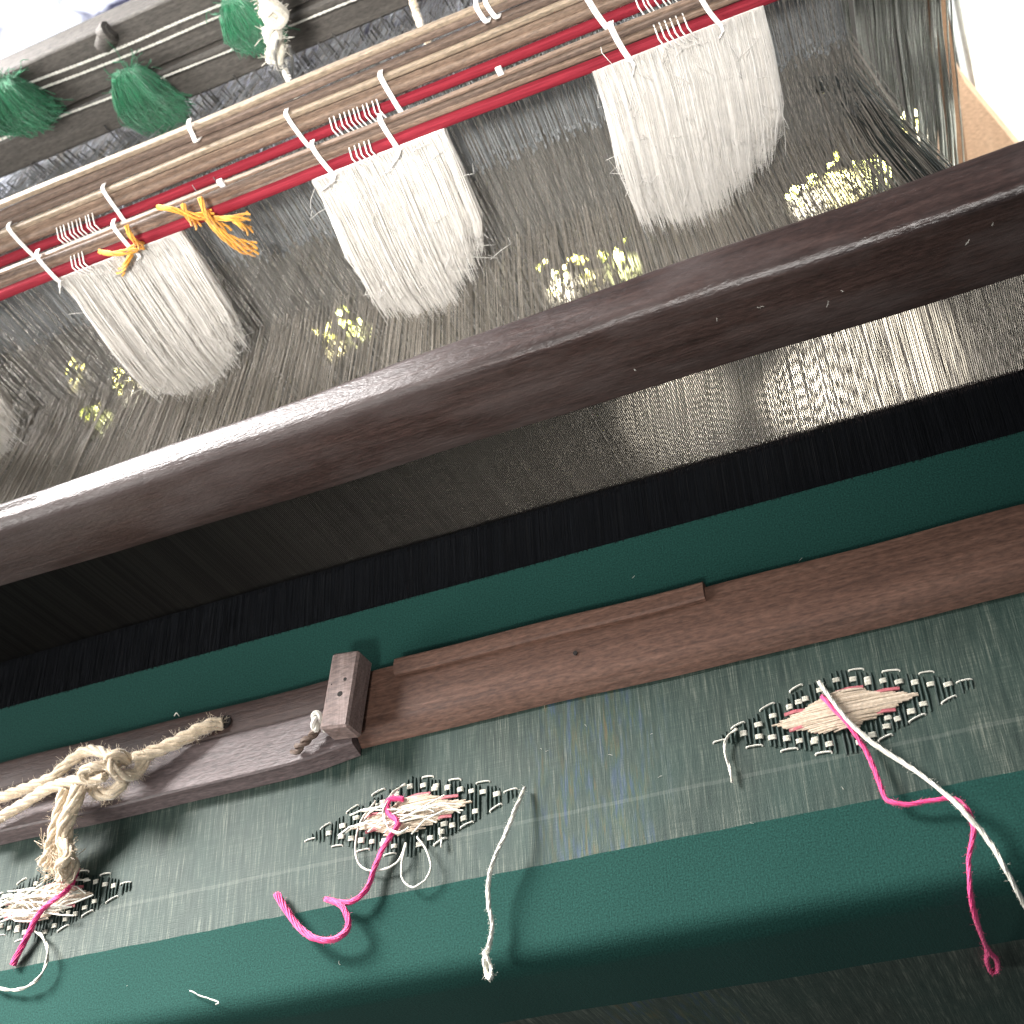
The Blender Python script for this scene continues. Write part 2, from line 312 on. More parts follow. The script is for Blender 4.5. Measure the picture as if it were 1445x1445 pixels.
for i, (x, y, r) in enumerate(green_pts): spot('sunbeam', (x - .1, y + .22, -.12), (x, y, -.54), 1500, 2 * math.degrees(math.atan(r * .95 / .48)), [(1, .94, .50), (.92, 1, .45), (1, .97, .80)][i % 3], .6)
for i, (x, y, r) in enumerate(pale_pts): spot('sunbeam', (x - .1, y + .22, -.12), (x, y, -.54), 420, 2 * math.degrees(math.atan(r * .85 / .48)), (1, .96, .86), .8)

# white sheet beyond the plank, bright panel added in place of daylight at the right
def sheet():
    V = []; nx, nz = 90, 40
    for j in range(nz + 1):
        for i in range(nx + 1):
            x = -.85 + .95 * i / nx; z = -.16 + .50 * j / nz
            y = .80 + .022 * math.sin(x * 34 + z * 16 + 1.5 * math.sin(z * 12)) + .012 * math.sin(x * 71 - z * 40) + .008 * math.sin(z * 60 + x * 13)
            V.append((x, y, z))
    Fc = [(j * (nx + 1) + i, j * (nx + 1) + i + 1, (j + 1) * (nx + 1) + i + 1, (j + 1) * (nx + 1) + i) for j in range(nz) for i in range(nx)]
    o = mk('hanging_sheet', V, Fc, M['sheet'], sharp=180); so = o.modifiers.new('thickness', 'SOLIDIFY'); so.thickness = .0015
    return tag(o, 'overexposed white sheet with bluish fold shading in its colour behind the dark plank', 'sheet')
sheet()
WX = ony(1358, 60, .72)[0]; wl = MB().box((WX + .30, .75, -.30), (.30, .03, .30), bev=.004).build('daylight_panel', M['panel']); tag(wl, 'white panel standing in for overexposed daylight beyond the right end of the loom', 'wall')
spot('panel_spot', (.95, .10, .50), (WX + .10, .72, -.25), 220, 44, (1, 1, .92), .4)  # spot added to blow the panel out to daylight white

# ------------------------------------------------------------------ cloth
def cloth():
    prof = []                                   # (y, z, weft)
    for y in np.linspace(.1150, EDGE + .012, 46): prof.append((y, 0.0, y))
    r = .012; y0 = EDGE + .012; s0 = y0
    for a in np.linspace(10, 86, 9):
        t = math.radians(a); prof.append((y0 - r * math.sin(t), -r + r * math.cos(t), s0 - r * t))
    yb, zb, sb = prof[-1]
    for k in range(1, 14): d = .014 * k; prof.append((yb - d * .06, zb - d, sb - d))
    xs = np.linspace(-.62, .52, 150); V = []; W = []
    for x in xs:
        for (y, z, s) in prof:
            dz = (.0002 * math.sin(x * 37 + y * 21) + .0001 * math.sin(x * 91 - y * 55)) * min(1, max(0, (.10 - y) / .05))
            V.append((x, y - (dz * 1.5 if z < -.006 else 0), z + dz - .0006)); W.append(s)
    n = len(prof); Fc = [(i * n + k, i * n + k + 1, (i + 1) * n + k + 1, (i + 1) * n + k) for i in range(len(xs) - 1) for k in range(n - 1)]
    o = mk('woven_cloth', V, Fc, M['cloth'], origin=(0, 0, 0), sharp=180)
    a = o.data.attributes.new('weft', 'FLOAT', 'POINT'); a.data.foreach_set('value', W)
    return tag(o, 'green handwoven cloth with grey tissue band and diamond motifs, stretched on the loom', 'cloth')
CLOTH = cloth()

stitch_cache = {}
def stitch_mesh(kind):
    if kind not in stitch_cache:
        m = MB()
        if kind == 'block':
            for k in (-.75, -.25, .25, .75): m.tube(catmull([(-.0017, k * .0013, -.0004), (-.0011, k * .0013, .0001), (.0011, k * .0013, .0001), (.0017, k * .0013, -.0004)], 3), .00032, 6)
        else:
            m.tube(catmull([(-.0036, -.0007, -.0008), (-.0033, -.0001, -.0003), (0, .0002, -.0001), (.0033, .0001, -.0003), (.0036, -.0006, -.0008)], 3), .00040, 6)
        o = m.build('stitch', M['cream'], None, origin=(0, 0, 0)); stitch_cache[kind] = o.data; bpy.data.objects.remove(o)
    return stitch_cache[kind]
def motif(u0, v0, label, messy):
    e = empty('diamond_motif', (u0, v0, 0)); e.parent = CLOTH; e['label'] = label
    A, B = .0570, .0192
    bars = []
    i = 0; u = -.0535
    while u < .054:
        i += 1
        if i % 5 != 0:
            h = B * (1 - abs(u) / A) + .0006; hi = .0095 * (1 - abs(u) / .031) - .001
            if hi > 0.001: segs = [(-h, -hi), (hi, h)]
            else: segs = [(-h, h)]
            for a, b in segs:
                j = random.uniform(-.0005, .0005); w_ = random.uniform(-.0002, .0002)
                if b - a > .0012: bars.append([(u0 + u + w_, v0 + a + j, -.0008), (u0 + u + w_, v0 + a * .6 + b * .4, -.0004), (u0 + u - w_, v0 + a * .3 + b * .7, -.0004), (u0 + u - w_, v0 + b + j, -.0008)])
        u += .00205
    tag(threads('dark_warp_bars', bars, .00070, M['motif_dark'], e, sides=5), kind='stuff')
    def st(kind, u, v, rz=0.0):
        o = bpy.data.objects.new('stitch', stitch_mesh(kind)); COL.objects.link(o); o.parent = e
        o.location = (u + random.uniform(-.0004, .0004), v + random.uniform(-.0003, .0003), .0000); o.rotation_euler = (0, 0, rz + random.uniform(-.08, .08)); o.scale = (random.uniform(.82, 1.0), random.uniform(.75, 1.0), 1)
    for k in range(7):
        t = k / 6.0
        st('block', -.0440 + .0430 * t, .0148 * t); st('block', .0065 + .0370 * t, .0140 - .0122 * t)
        if k < 6: st('block', -.0375 + .0345 * t, -.0030 - .0122 * t); st('block', .0040 + .0345 * t, -.0152 + .0128 * t)
    for k in range(3):
        st('long', -.0462 + .0140 * k, .0042 + .0058 * k, .35); st('long', -.0398 + .0143 * k, -.0072 - .0048 * k, -.05)
        st('long', .0085 + .0140 * k, .0178 - .0042 * k, -.1); st('long', .0145 + .0142 * k, -.0152 + .0052 * k, .3)
    st('long', -.0545, -.0010); st('long', .0505, .0022)
    for k, (a, b) in enumerate([(-.014, -.0098), (.012, .0108), (.017, -.0075), (-.018, .0088)]): st('block', a, b)
    fl_ = []                                                       # satin floats in the middle
    n = 46
    for k in range(n):
        v = -.0088 + .0176 * (k + .5) / n; hw = .0305 * (1 - abs(v) / .0105); c = random.uniform(-.0025, .0025); w1 = random.uniform(-.0006, .0006)
        skew = v * .25
        fl_.append([(u0 + skew - hw + c, v0 + v, .0003), (u0 + skew - hw * .5 + c, v0 + v + w1 * .5, .0013), (u0 + skew + c, v0 + v + w1, .0017), (u0 + skew + hw * .5 + c, v0 + v + w1 * .6, .0013), (u0 + skew + hw + c, v0 + v, .0003)])
    threads('satin_floats', fl_, .00042, M['satin'], e, sides=6)
    pk = []
    for (a, b, l) in [(-.019, -.0042, .005), (-.008, -.0072, .0055), (.018, .0043, .0065), (.016, -.0050, .005), (-.020, .0036, .005), (.004, .0086, .006)]:
        for k in range(4): pk.append([(u0 + a - l, v0 + b + k * .0003, .0002), (u0 + a, v0 + b + k * .0003 + .0003, .0009), (u0 + a + l, v0 + b + k * .0003, .0002)])
    threads('pink_floats', pk, .0004, M['pinkfloat'], e, sides=5)
    if messy:
        ms = []
        for k in range(messy):
            a = random.uniform(-.026, .020); b = random.uniform(-.008, .008); d = random.uniform(-.45, .45); L = random.uniform(.006, .016)
            q = np.array([math.cos(d), math.sin(d) * .7, 0]); c = np.array([u0 + a, v0 + b, .002]); o_ = np.array([-q[1], q[0], 0]) * random.uniform(-.004, .004)
            ms.append([c - q * L, c - q * L * .4 + o_ + (0, 0, .002), c + q * L * .4 + o_ + (0, 0, .003), c + q * L + (0, 0, .001)])
        threads('stray_floats', ms, .00042, M['cream'], e, sides=5)
    return e
motif(.1535, -.0020, 'neat cream and pink diamond motif, right of the three', 0)
motif(-.0515, -.0070, 'cream and pink diamond motif with tangled loops, middle of the three', 14)
motif(-.2630, -.0120, 'overexposed cream and pink diamond motif below the rope, left of the three', 40)

# ------------------------------------------------------------------ batten with reed
batten = empty('batten', (0, .148, -.03)); tag(batten, 'dark brown wooden batten with fine steel reed below it, across the loom', 'batten')
def bat_prof(x):
    t = min(1, max(0, (x + .25) / .55)); yb = .1475 + .0125 * t; zt = .1250 + .0035 * t; rr = .0075 - .0030 * t
    j = .0006 * math.sin(x * 19) + .0004 * math.sin(x * 47 + 1)
    pts = [(.1350, .0785 + j), (.1338, .0830 + j), (.1332, .1000)]
    for a in np.linspace(0, 90, 7): q = math.radians(a); pts.append((.1335 + rr * 1.0 * (1 - math.cos(q)), zt - rr - .001 + j + rr * math.sin(q)))
    pts += [(yb - .004, zt + j + .0005)]
    for a in np.linspace(30, 90, 4): q = math.radians(a); pts.append((yb - .004 + .004 * math.sin(q), zt - .0035 + j + .004 * math.cos(q)))
    pts += [(yb + .003, .0780), (.1490, .0765)]
    return pts
MB().extrude_x(np.linspace(-.66, .58, 90), bat_prof).build('top_bar', M['batten'], batten, sharp=35)
MB().extrude_x(np.linspace(-.66, .58, 20), lambda x: [(.1468, -.060), (.1468, -.006), (.1475, -.004), (.1535, -.004), (.1545, -.006), (.1545, -.060)]).build('bottom_bar', M['batten'], batten)
xs = []; x = -.60
while x < .50: xs.append(x); x += .00092 * (1 + .015 * math.sin(x * 21) + .010 * math.sin(x * 55 + 1)) + random.gauss(0, .00003)
RV, RF = [], []
for x in xs:                                                     # flat steel dents, standing edge-on
    k = len(RV); h, y0, y1 = .00015, .1475, .1491
    RV += [(x - h, y0, -.018), (x + h, y0, -.018), (x + h, y1, -.018), (x - h, y1, -.018), (x - h, y0, .080), (x + h, y0, .080), (x + h, y1, .080), (x - h, y1, .080)]
    RF += [(k, k + 1, k + 5, k + 4), (k + 1, k + 2, k + 6, k + 5), (k + 2, k + 3, k + 7, k + 6), (k + 3, k, k + 4, k + 7)]
MB().extrude_x(np.linspace(-.66, .58, 20), lambda x: [(.1180, -.010), (.1185, -.0035), (.1465, -.0028), (.1466, -.010)]).build('race_board', M['race'], batten)  # black board added under the front warp to keep that strip dark
tag(mk('reed_wires', RV, RF, M['reed'], batten, smooth=False), kind='stuff')
def lint_on(parent, mat, spots, name):
    P = []
    for (a, b, L) in spots:
        d = random.uniform(0, 6.28); q = np.array([math.cos(d), 0, math.sin(d)]) * L
        P.append([np.array(a) - q, np.array(a) + np.array([0, -.0006, 0]), np.array(a) + np.array([0, -.0004, .0006]), np.array(a) + q * .8])
    return threads(name, P, .00010, mat, parent, sides=4)
sp = []
for k in range(7): sp.append(((random.uniform(.10, .27), .1325, random.uniform(.085, .118)), 0, random.uniform(.0006, .0022)))
tag(lint_on(batten, M['pale_cord'], sp, 'lint_fibres'), kind='stuff')

# ------------------------------------------------------------------ warp
def fan(x, y): return x * (1 - .62 * max(0, y - .15))
fr = []
x = -.60
while x < .50:
    j = random.gauss(0, .0001); fr.append([(x, .1140, random.uniform(-.0012, -.0006)), (x + j, .130, random.uniform(-.0008, -.0002)), (x + j, .1485, random.uniform(-.0005, .0000))]); x += .00024
tag(threads('front_warp', fr, .00014, M['warp_front'], sides=4), 'dark warp threads, blackened for the batten shadow, between the reed and the green cloth edge', 'warp', kind='stuff')
wp = []; x = -.60; k = 0
while x < .287:
    k += 1; up = (k % 2) * 2 - 1; j = random.gauss(0, .0004); xe = x + j; c = random.gauss(0, .001) + .002 * math.sin(x * 60)
    h = up * .004 + random.gauss(0, .0012); h2 = up * .010 + random.gauss(0, .002)
    wp.append([(xe, .149, h * .1), (xe + c * .3, .22, h * .6), (fan(xe, .32) + c, .325, h), (fan(xe, .37) + c * 1.5, .37, h * .4 + h2 * .5), (fan(xe, .60) + c * 2, .60, h2), (fan(xe, 1.0) + c, 1.0, h2 * .5)])
    x += .00051 * (1 + .03 * math.sin(x * 33 + 1.0) + .02 * math.sin(x * 11))
tag(threads('warp_threads', wp, rng.uniform(.00016, .00027, len(wp)), M['warp'], sides=4), 'grey brown warp threads running back from the reed under the heddles', 'warp', kind='stuff')
# dark selvedge group at the right
ed = []; a = onz(1335, 238, .0); b = onz(1205, 112, .0)
for k in range(60):
    t = random.random(); o_ = np.array([t * -.020 + random.gauss(0, .001), 0, random.gauss(0, .003)])
    ed.append([a + (a - b) * .6 + o_ * 1.2, a + o_, .5 * (a + b) + o_, b + o_ * .9 + (0, 0, .004), b + (b - a) * .15 + o_ * 1.4 + (.002, 0, -.006)])
tag(threads('selvedge_threads', ed, .0004, M['edge'], sides=4), 'dark band of selvedge threads slanting at the right edge of the warp', 'warp', kind='stuff')

# ------------------------------------------------------------------ heddle shafts
def rod(parent, name, mat, y, z, ry, rz, x0=-.66, x1=.52, seed=0, tilt=0.0):
    def prof(x):
        dy = .0006 * math.sin(x * 9 + seed) + .0003 * math.sin(x * 31 + seed * 2); dz = .0007 * math.sin(x * 7 + seed * 3) + .0003 * math.sin(x * 27 + seed) + tilt * x
        return [(y + dy + ry * math.copysign(abs(math.cos(t)) ** .6, math.cos(t)), z + dz + rz * math.copysign(abs(math.sin(t)) ** .6, math.sin(t))) for t in np.linspace(0, 2 * math.pi, 13)[:-1]]
    return MB().extrude_x(np.linspace(x0, x1, 70), prof).build(name, mat, parent)
def strap(parent, x, y0, z0, y1, z1, slant=.006, tail=True, r=.00048):
    slant += random.uniform(-.002, .002); L = random.uniform(.3, 1.6)
    m = MB()
    for k in range(3):
        o = (k - 1) * random.uniform(.0007, .0012)
        m.tube(catmull([(x + o, y0 + .004, z0 + .002), (x + o, y0 - .0015, z0 + .0015), (x + o + slant * .4, (y0 + y1) / 2 - .004, (z0 + z1) / 2), (x + o + slant, y1 - .0055, z1), (x + o + slant, y1 + .002, z1 - .003)], 4), r, 6)
    if tail:
        e_ = np.array([x + slant, y1 - .0055, z1]); q = random.uniform(-.006, .004)
        m.tube(catmull([e_, e_ + (q * .5, -.002, -.002), e_ + (q * L - .003, -.002, -.001 - random.random() * .007)], 4), [.0009] * 5 + [.0004] * 4, 6)
    return m.build('tie', M['tie'], parent)
def wraps(parent, x, n, y, z, h, step=.0029):
    P = []
    for k in range(n):
        u = x + k * step + random.gauss(0, .0003); P.append([(u - .002, y + .003, z + h + .001), (u - .001, y - .0058, z + h * .6), (u, y - .0066, z), (u + .001, y - .0056, z - h * .7), (u + .002, y - .002, z - h - .002)])
    return threads('thread_wraps', P, .00042, M['tie'], parent, sides=5)
front = empty('heddle_shaft', (0, .325, .1225)); tag(front, 'lower heddle shaft of brown slats with a red strip, carrying white heddles', 'heddle shaft', 'heddle shafts with red strips')
rod(front, 'red_strip', M['red'], .3190, .1212, .0024, .0030, seed=1)
for k, (y, z, ry, rz, mt) in enumerate([(.3222, .1262, .0019, .0017, 'slat'), (.3230, .1296, .0019, .0015, 'slat_dark'), (.3238, .1322, .0017, .0011, 'slat'), (.3240, .1240, .0026, .003, 'slat_dark')]): rod(front, 'slat', M[mt], y, z, ry, rz, seed=k + 3)
rear = empty('heddle_shaft', (0, .355, .130)); tag(rear, 'upper heddle shaft of tan canes and brown slats with a red strip', 'heddle shaft', 'heddle shafts with red strips')
rod(rear, 'red_strip', M['red'], .3495, .1225, .0024, .0028, seed=2)
for k, (y, z, ry, rz, mt) in enumerate([(.3530, .1285, .003, .0030, 'slat'), (.3555, .1335, .003, .0024, 'slat'), (.3540, .1372, .0022, .0018, 'tan'), (.3600, .1400, .003, .0024, 'slat_dark'), (.3620, .1445, .003, .0024, 'slat_dark'), (.3630, .1490, .0024, .0020, 'tan'), (.3580, .1260, .003, .003, 'slat_dark')]): rod(rear, 'slat', M[mt], y, z, ry, rz, seed=k + 9)
for px, py in [(60, 375), (165, 330), (452, 228), (548, 192), (868, 55), (990, 5)]:
    p = ony(px, py, .3185); strap(front, p[0], .3225, .1338, .3195, .1190, .004)
for px, py in [(20, 335), (155, 283), (415, 183), (548, 130), (835, 15)]:
    p = ony(px, py, .349); strap(rear, p[0], .3525, .1385, .349, .1185, .004)
for px, py in [(288, 203), (705, 40), (690, 42)]:
    p = ony(px, py, .360); strap(rear, p[0], .360, .1510, .358, .1455, .002, False)
for px, py, n in [(112, 375, 4), (500, 215, 5), (930, 42, 6)]: p = ony(px, py, .3185); wraps(front, p[0], n, .3195, .1215, .0055)
for px, py, n in [(85, 325, 10), (475, 175, 11), (905, 5, 12)]: p = ony(px, py, .349); wraps(rear, p[0], n, .349, .1225, .0065)
for px, py in [(312, 258), (705, 100)]:
    p = ony(px, py, .322); MB().box(p, (.0016, .001, .0022)).build('peg', M['tie'], front)

# white heddle bundles
def bundle(x0, x1, lean, ztop, label, n=430):
    o = np.array([(x0 + x1) / 2, .318, 0.0]); P = []; R_ = []
    n = int(n * 7.5); nc = 420; cl = np.sort(rng.uniform(0, 1, nc)); cy = rng.normal(0, .0011, nc); cb = rng.normal(0, .0045, nc)
    for k in range(n):
        c = rng.integers(nc); t = float(np.clip(cl[c] + rng.normal(0, .010), 0, 1)); x = x0 + (x1 - x0) * t
        bot = .004 + .046 * max(0, t - .42) ** 1.15 * 1.6 + .020 * max(0, .28 - t) * 2.6 + cb[c] + rng.normal(0, .005) + .040 * rng.random() ** 3; bot = bot if t < .97 else bot + .015 * rng.random()
        xe = x + lean * (1 + .15 * (t - .5)) + rng.normal(0, .0006); y = .3175 + cy[c] + rng.normal(0, .0014)
        xm = x + lean * .5 + rng.normal(0, .0009)
        P.append([(x, .3180 + rng.normal(0, .0012), ztop), (x * .75 + xm * .25, y - .002, ztop * .78), (xm, y - .003, ztop * .5), (xm * .4 + xe * .6, y - .002, ztop * .25 + bot * .3), (xe, y, bot)]); rr = rng.uniform(.00015, .00028); R_.append([rr, rr, rr, rr * .9, rr * .45])
    e = threads('heddle_bundle', P, np.array(R_), M['white_heddle'], None, 4, origin=(o[0], .318, .0))
    m = MB(); nx = 60; V = []; Fc = []                              # packed yarn slab, added so gaps between threads read white
    rows = [1.0, .8, .6, .4, .2, 0.0]; cbs = rng.normal(0, .006, nx + 1)
    for side in (0, 1):
        for j, q in enumerate(rows):
            for i in range(nx + 1):
                t = i / nx; x = x0 + (x1 - x0) * (.012 + .976 * t); bot = .042 + .040 * max(0, t - .42) ** 1.15 * 1.6 + .020 * max(0, .28 - t) * 2.6 + cbs[i]
                z = bot + (ztop - bot) * q; h = (.0012 if 0 < i < nx else .0002) * (.15 + .85 * min(1, q * 2 + .1)) + .0005 * (i % 2) * (0 < q < 1)
                V.append((x + lean * (1 - q), .3183 - h if side == 0 else .3190 + h, z))
    NR = len(rows); W1 = nx + 1
    for side in (0, 1):
        for j in range(NR - 1):
            for i in range(nx): a = side * NR * W1 + j * W1 + i; Fc.append((a, a + 1, a + W1 + 1, a + W1))
    for i in range(nx):
        for j in (0, NR - 1): a = j * W1 + i; Fc.append((a, a + 1, a + 1 + NR * W1, a + NR * W1))
    for j in range(NR - 1):
        for i in (0, nx): a = j * W1 + i; Fc.append((a, a + W1, a + W1 + NR * W1, a + NR * W1))
    mk('yarn_mass', V, Fc, M['yarn_mass'], e, sharp=180)
    Fz = []
    for k in range(70):                                             # stray fibres and fluff
        t = rng.random(); x = x0 + (x1 - x0) * t; z = rng.uniform(.02, ztop); a = np.array([x + lean * (1 - z / ztop), .3130, z]); d = rng.normal(0, 1, 3) * (.004, .0016, .004)
        Fz.append([a, a + d + (0, -.002, 0), a + d * 1.8 + (0, -.001, -.003), a + d * 1.6 + rng.normal(0, .002, 3)])
    tag(threads('stray_fibres', Fz, .00018, M['white_heddle'], e, 3), kind='stuff')
    return tag(e, label, 'heddles', 'white heddle bundles')
bundle(.108, .197, -.012, .1190, 'white heddle thread bundle hanging nearest the right, the largest of the row', 520)
bundle(-.056, .024, -.013, .1190, 'white heddle thread bundle in the middle, between two grey stretches', 450)
bundle(-.226, -.141, -.012, .1190, 'white heddle thread bundle under the orange yarn ties', 450)
bundle(-.395, -.313, -.012, .1190, 'white heddle thread bundle cut off by the left edge of the photo', 400)

# grey heddles
up_, lo_, kn = [], [], []
x = -.62
while x < .238:
    for row in range(2):
        xx = x + random.gauss(0, .0006); y = .351 + row * .006 + random.gauss(0, .0012); zk = .060 + random.gauss(0, .0026) + .004 * math.sin(x * 25); l = -.010 + random.gauss(0, .0015)
        up_.append([(xx, y, .124), (xx + l * .3 + random.gauss(0, .0004), y, .095), (xx + l * .55, y, zk)])
        lo_.append([(xx + l * .55, y, zk), (xx + l * .8 + random.gauss(0, .0008), y + random.gauss(0, .002), .02), (xx + l * 1.2 + random.gauss(0, .0015), y + random.gauss(0, .002), -.05), (xx + l * 1.5, y, -.14)])
        if random.random() < .6: kn.append([(xx + l * .55 - .0003, y - .0006, zk - .0012), (xx + l * .55 + .0003, y - .0010, zk), (xx + l * .55, y - .0006, zk + .0012)])
    x += .00105
tag(threads('grey_heddle_tops', up_, .00026, M['grey_heddle'], sides=4), 'smooth blue grey upper heddle loops between the white bundles', 'heddles', kind='stuff')
tag(threads('grey_heddle_tails', lo_, .00021, M['grey_low'], sides=4), 'dark grey lower heddle loops reaching down through the warp', 'heddles', kind='stuff')
tag(threads('heddle_knots', kn, .0006, M['grey_heddle'], sides=5), 'row of small grey knots joining the heddle loops', 'knots', kind='stuff')
cdg = []
for k in range(95):
    px = random.choice([1235, 1265, 1290, 1312, 1330]) + random.gauss(0, 9); q = ony(px, 120, .43 + random.gauss(0, .01)); l = random.gauss(-.03, .006)
    cdg.append([q + (-l * .8, 0, .22), q + (0, random.gauss(0, .002), .04), q + (l * .2, 0, -.03), q + (l * .8, 0, -.18)])
tag(threads('hanging_cords', cdg, rng.uniform(.0004, .0009, len(cdg)), M['grey_cord'], sides=5), 'pale grey cords hanging at the right end of the heddles', 'cords', kind='stuff')
# glossy strands between the heddles and the plank
gl = []
x = -.62
while x < .22:
    gl.append([(x, .372, .118 + random.gauss(0, .002)), (x + random.gauss(0, .002), .46, .075 + random.gauss(0, .004)), (x + random.gauss(0, .003), .60, .03 + random.gauss(0, .003))]); x += .0013
tag(threads('rear_strands', gl, .00026, M['grey_heddle'], sides=4), 'glossy grey strands between the upper shaft and the dark plank', 'strands', kind='stuff')

# ------------------------------------------------------------------ plank, cords, tufts
plank = empty('back_plank', (0, .56, .04)); tag(plank, 'dark grey wooden plank behind the heddle shafts with a row of wire pins', 'plank')
MB().box((-.1, .562, .0700), (.62, .010, .0140), bev=.002).build('lower_board', M['plank'], plank)
MB().box((-.1, .568, .1060), (.62, .011, .0215), bev=.002).build('upper_board', M['plank'], plank)
MB().tube(catmull([ony(150, 55, .556) + (-.006, 0, -.004), ony(150, 50, .556), ony(158, 42, .556)], 6), [.006] * 6 + [.008] * 5 + [.005] * 2, 10).build('wooden_knob', M['plank'], plank)
pins = []
for k in range(420):
    x = -.60 + 1.0 * k / 420 + random.gauss(0, .0008)
    if math.sin(x * 90) + random.gauss(0, .6) > -.5: pins.append([(x, .556, .020), (x + random.gauss(0, .0006), .553, .040), (x + random.gauss(0, .0008), .550, .055 + random.gauss(0, .004))])
tag(threads('wire_pins', pins, .00062, M['steel'], plank, sides=4), kind='stuff')
def cordline(px0, py0, px1, py1, y, r, label, mat='pale_cord'):
    a, b = ony(px0, py0, y), ony(px1, py1, y); d = b - a
    return tag(MB().twist(catmull([a - d * .8, a, a + d * .33 + (0, 0, -.001), a + d * .66 + (0, 0, -.0012), b, b + d * .5], 30), r, 2, pitch=.006).build('cord', M[mat], sharp=180), label, 'cord')
cordline(0, 197, 500, 0, .5480, .0009, 'thin pale cord strung along the lower half of the dark plank')
cordline(40, 132, 300, 27, .5540, .0010, 'pale upper cord running along the plank top, lower of the pair')
cordline(40, 118, 260, 28, .5545, .0011, 'pale cord along the plank top edge, upper of the pair')
def tuft(px, py, y, w_, L, label, n=260, seed=0):
    n *= 4
    rg = np.random.default_rng(seed); c = ony(px, py, y); P = []
    for k in range(n):
        a = rg.uniform(-1, 1); dy = rg.uniform(-1, .35); s = L * rg.uniform(.6, 1.05) * (1 - .2 * abs(a)); x = a * w_
        P.append([c + (0, 0, 0), c + (x * .55, dy * .008, .004 + rg.uniform(0, .005)), c + (x * .9 + rg.normal(0, .001), dy * .014, -s * .25), c + (x + rg.normal(0, .0026), dy * .013, -s * .65), c + (x * .9 + rg.normal(0, .0045) + .004, dy * .011, -s)])
    for k in range(34):
        d = rg.normal(0, 1, 3) * (w_ * .6, .004, w_ * .5); d[2] = abs(d[2]) * .8; P.append([c, c + d * .5, c + d * .8 + rg.normal(0, .001, 3), c + d + rg.normal(0, .002, 3), c + d * 1.15 + rg.normal(0, .003, 3)])
    P = np.array(P); Q = np.array([catmull(p, 3) for p in P])
    o = threads('yarn_tuft', Q, .00030, M['green_yarn'], sides=4); tag(o, label, 'tuft', 'green yarn tufts')
tuft(186, 112, .5440, .019, .046, 'green yarn tuft hanging on the lower cord, middle of the three', 300, 1)
tuft(338, 12, .5480, .016, .034, 'green yarn tuft beside the cream rope, highest of the three', 260, 2)
tuft(8, 128, .5480, .021, .036, 'green yarn tuft cut off by the left edge of the photo', 260, 3)
def fuzz(path, R, n, L, seed):
    rg = np.random.default_rng(seed); P = []
    for k in range(n):
        a = path[rg.integers(len(path))]; d = rg.normal(0, 1, 3); d /= np.linalg.norm(d); q = rg.normal(0, .5, 3)
        P.append([a + d * R * .7, a + d * (R + L * .4) + q * L * .2, a + d * (R + L * .7) + q * L * .8])
    return np.array(P)
# cream rope with a wire hook
rp = catmull([ony(365, -40, .50), ony(378, 5, .50), ony(385, 30, .50), ony(386, 55, .50), ony(390, 85, .50)], 8)
ro = empty('rope_with_hook', ony(386, 55, .50)); tag(ro, 'fuzzy cream rope knot with a wire hook hanging before the plank', 'rope')
MB().twist(rp, .0058, 3, pitch=.05, sides=8, wob=.15).build('rope', M['cream_rope'], ro, sharp=180)
tag(threads('rope_fuzz', fuzz(rp, .006, 260, .006, 4), .00022, M['cream_rope'], ro, 3), kind='stuff')
MB().tube(catmull([ony(372, 20, .497), ony(385, 8, .494), ony(400, 20, .497), ony(392, 34, .494), ony(378, 26, .494)], 6), .0038, 8).build('knot', M['cream_rope'], ro)
MB().tube(catmull([ony(392, 55, .494), ony(388, 80, .494), ony(400, 112, .496), ony(410, 118, .497), ony(413, 90, .496), ony(408, 65, .494)], 8), .0011, 8).build('wire_hook', M['steel'], ro)
MB().twist(catmull([ony(402, 100, .495), ony(410, 118, .47), ony(418, 135, .42)], 8), .0022, 2, pitch=.012).build('lower_cord', M['cream_rope'], ro)
c2 = catmull([ony(572, -40, .49), ony(585, 10, .48), ony(596, 40, .45), ony(604, 62, .40)], 8)
tag(MB().twist(c2, .0026, 3, pitch=.012).build('frayed_cord', M['rope'], sharp=180), 'frayed beige cord dropping to the upper heddle shaft', 'cord')
# orange yarn
def orange(paths, label):
    e = empty('orange_yarn_tie', ony(*paths[0][0], .318)); tag(e, label, 'yarn')
    for i, p in enumerate(paths):
        c = catmull([ony(x, y, .3135 - (.004 if 0 < k < len(p) - 1 else 0)) for k, (x, y) in enumerate(p)], 8); MB().twist(c, .0017, 4, r=.0007, pitch=.03, sides=5, fray=1.6, phase=i).build('yarn_end', M['orange_yarn'], e)
orange([[(222, 292), (245, 296), (278, 305), (300, 302)], [(258, 288), (262, 300), (270, 312), (278, 318)], [(282, 278), (290, 300), (300, 312), (322, 325)], [(290, 300), (310, 325), (335, 340), (360, 348)], [(288, 305), (312, 332), (340, 352), (362, 356)], [(300, 308), (325, 308), (352, 305)], [(328, 308), (340, 318), (352, 326)]], 'orange yarn tied in a bow on the lower shaft with frayed tails')
orange([[(178, 318), (184, 332), (192, 342), (199, 348)], [(140, 355), (160, 358), (182, 354), (199, 346)], [(185, 358), (178, 372), (170, 384)]], 'short orange yarn tie on the lower shaft left of the bow')

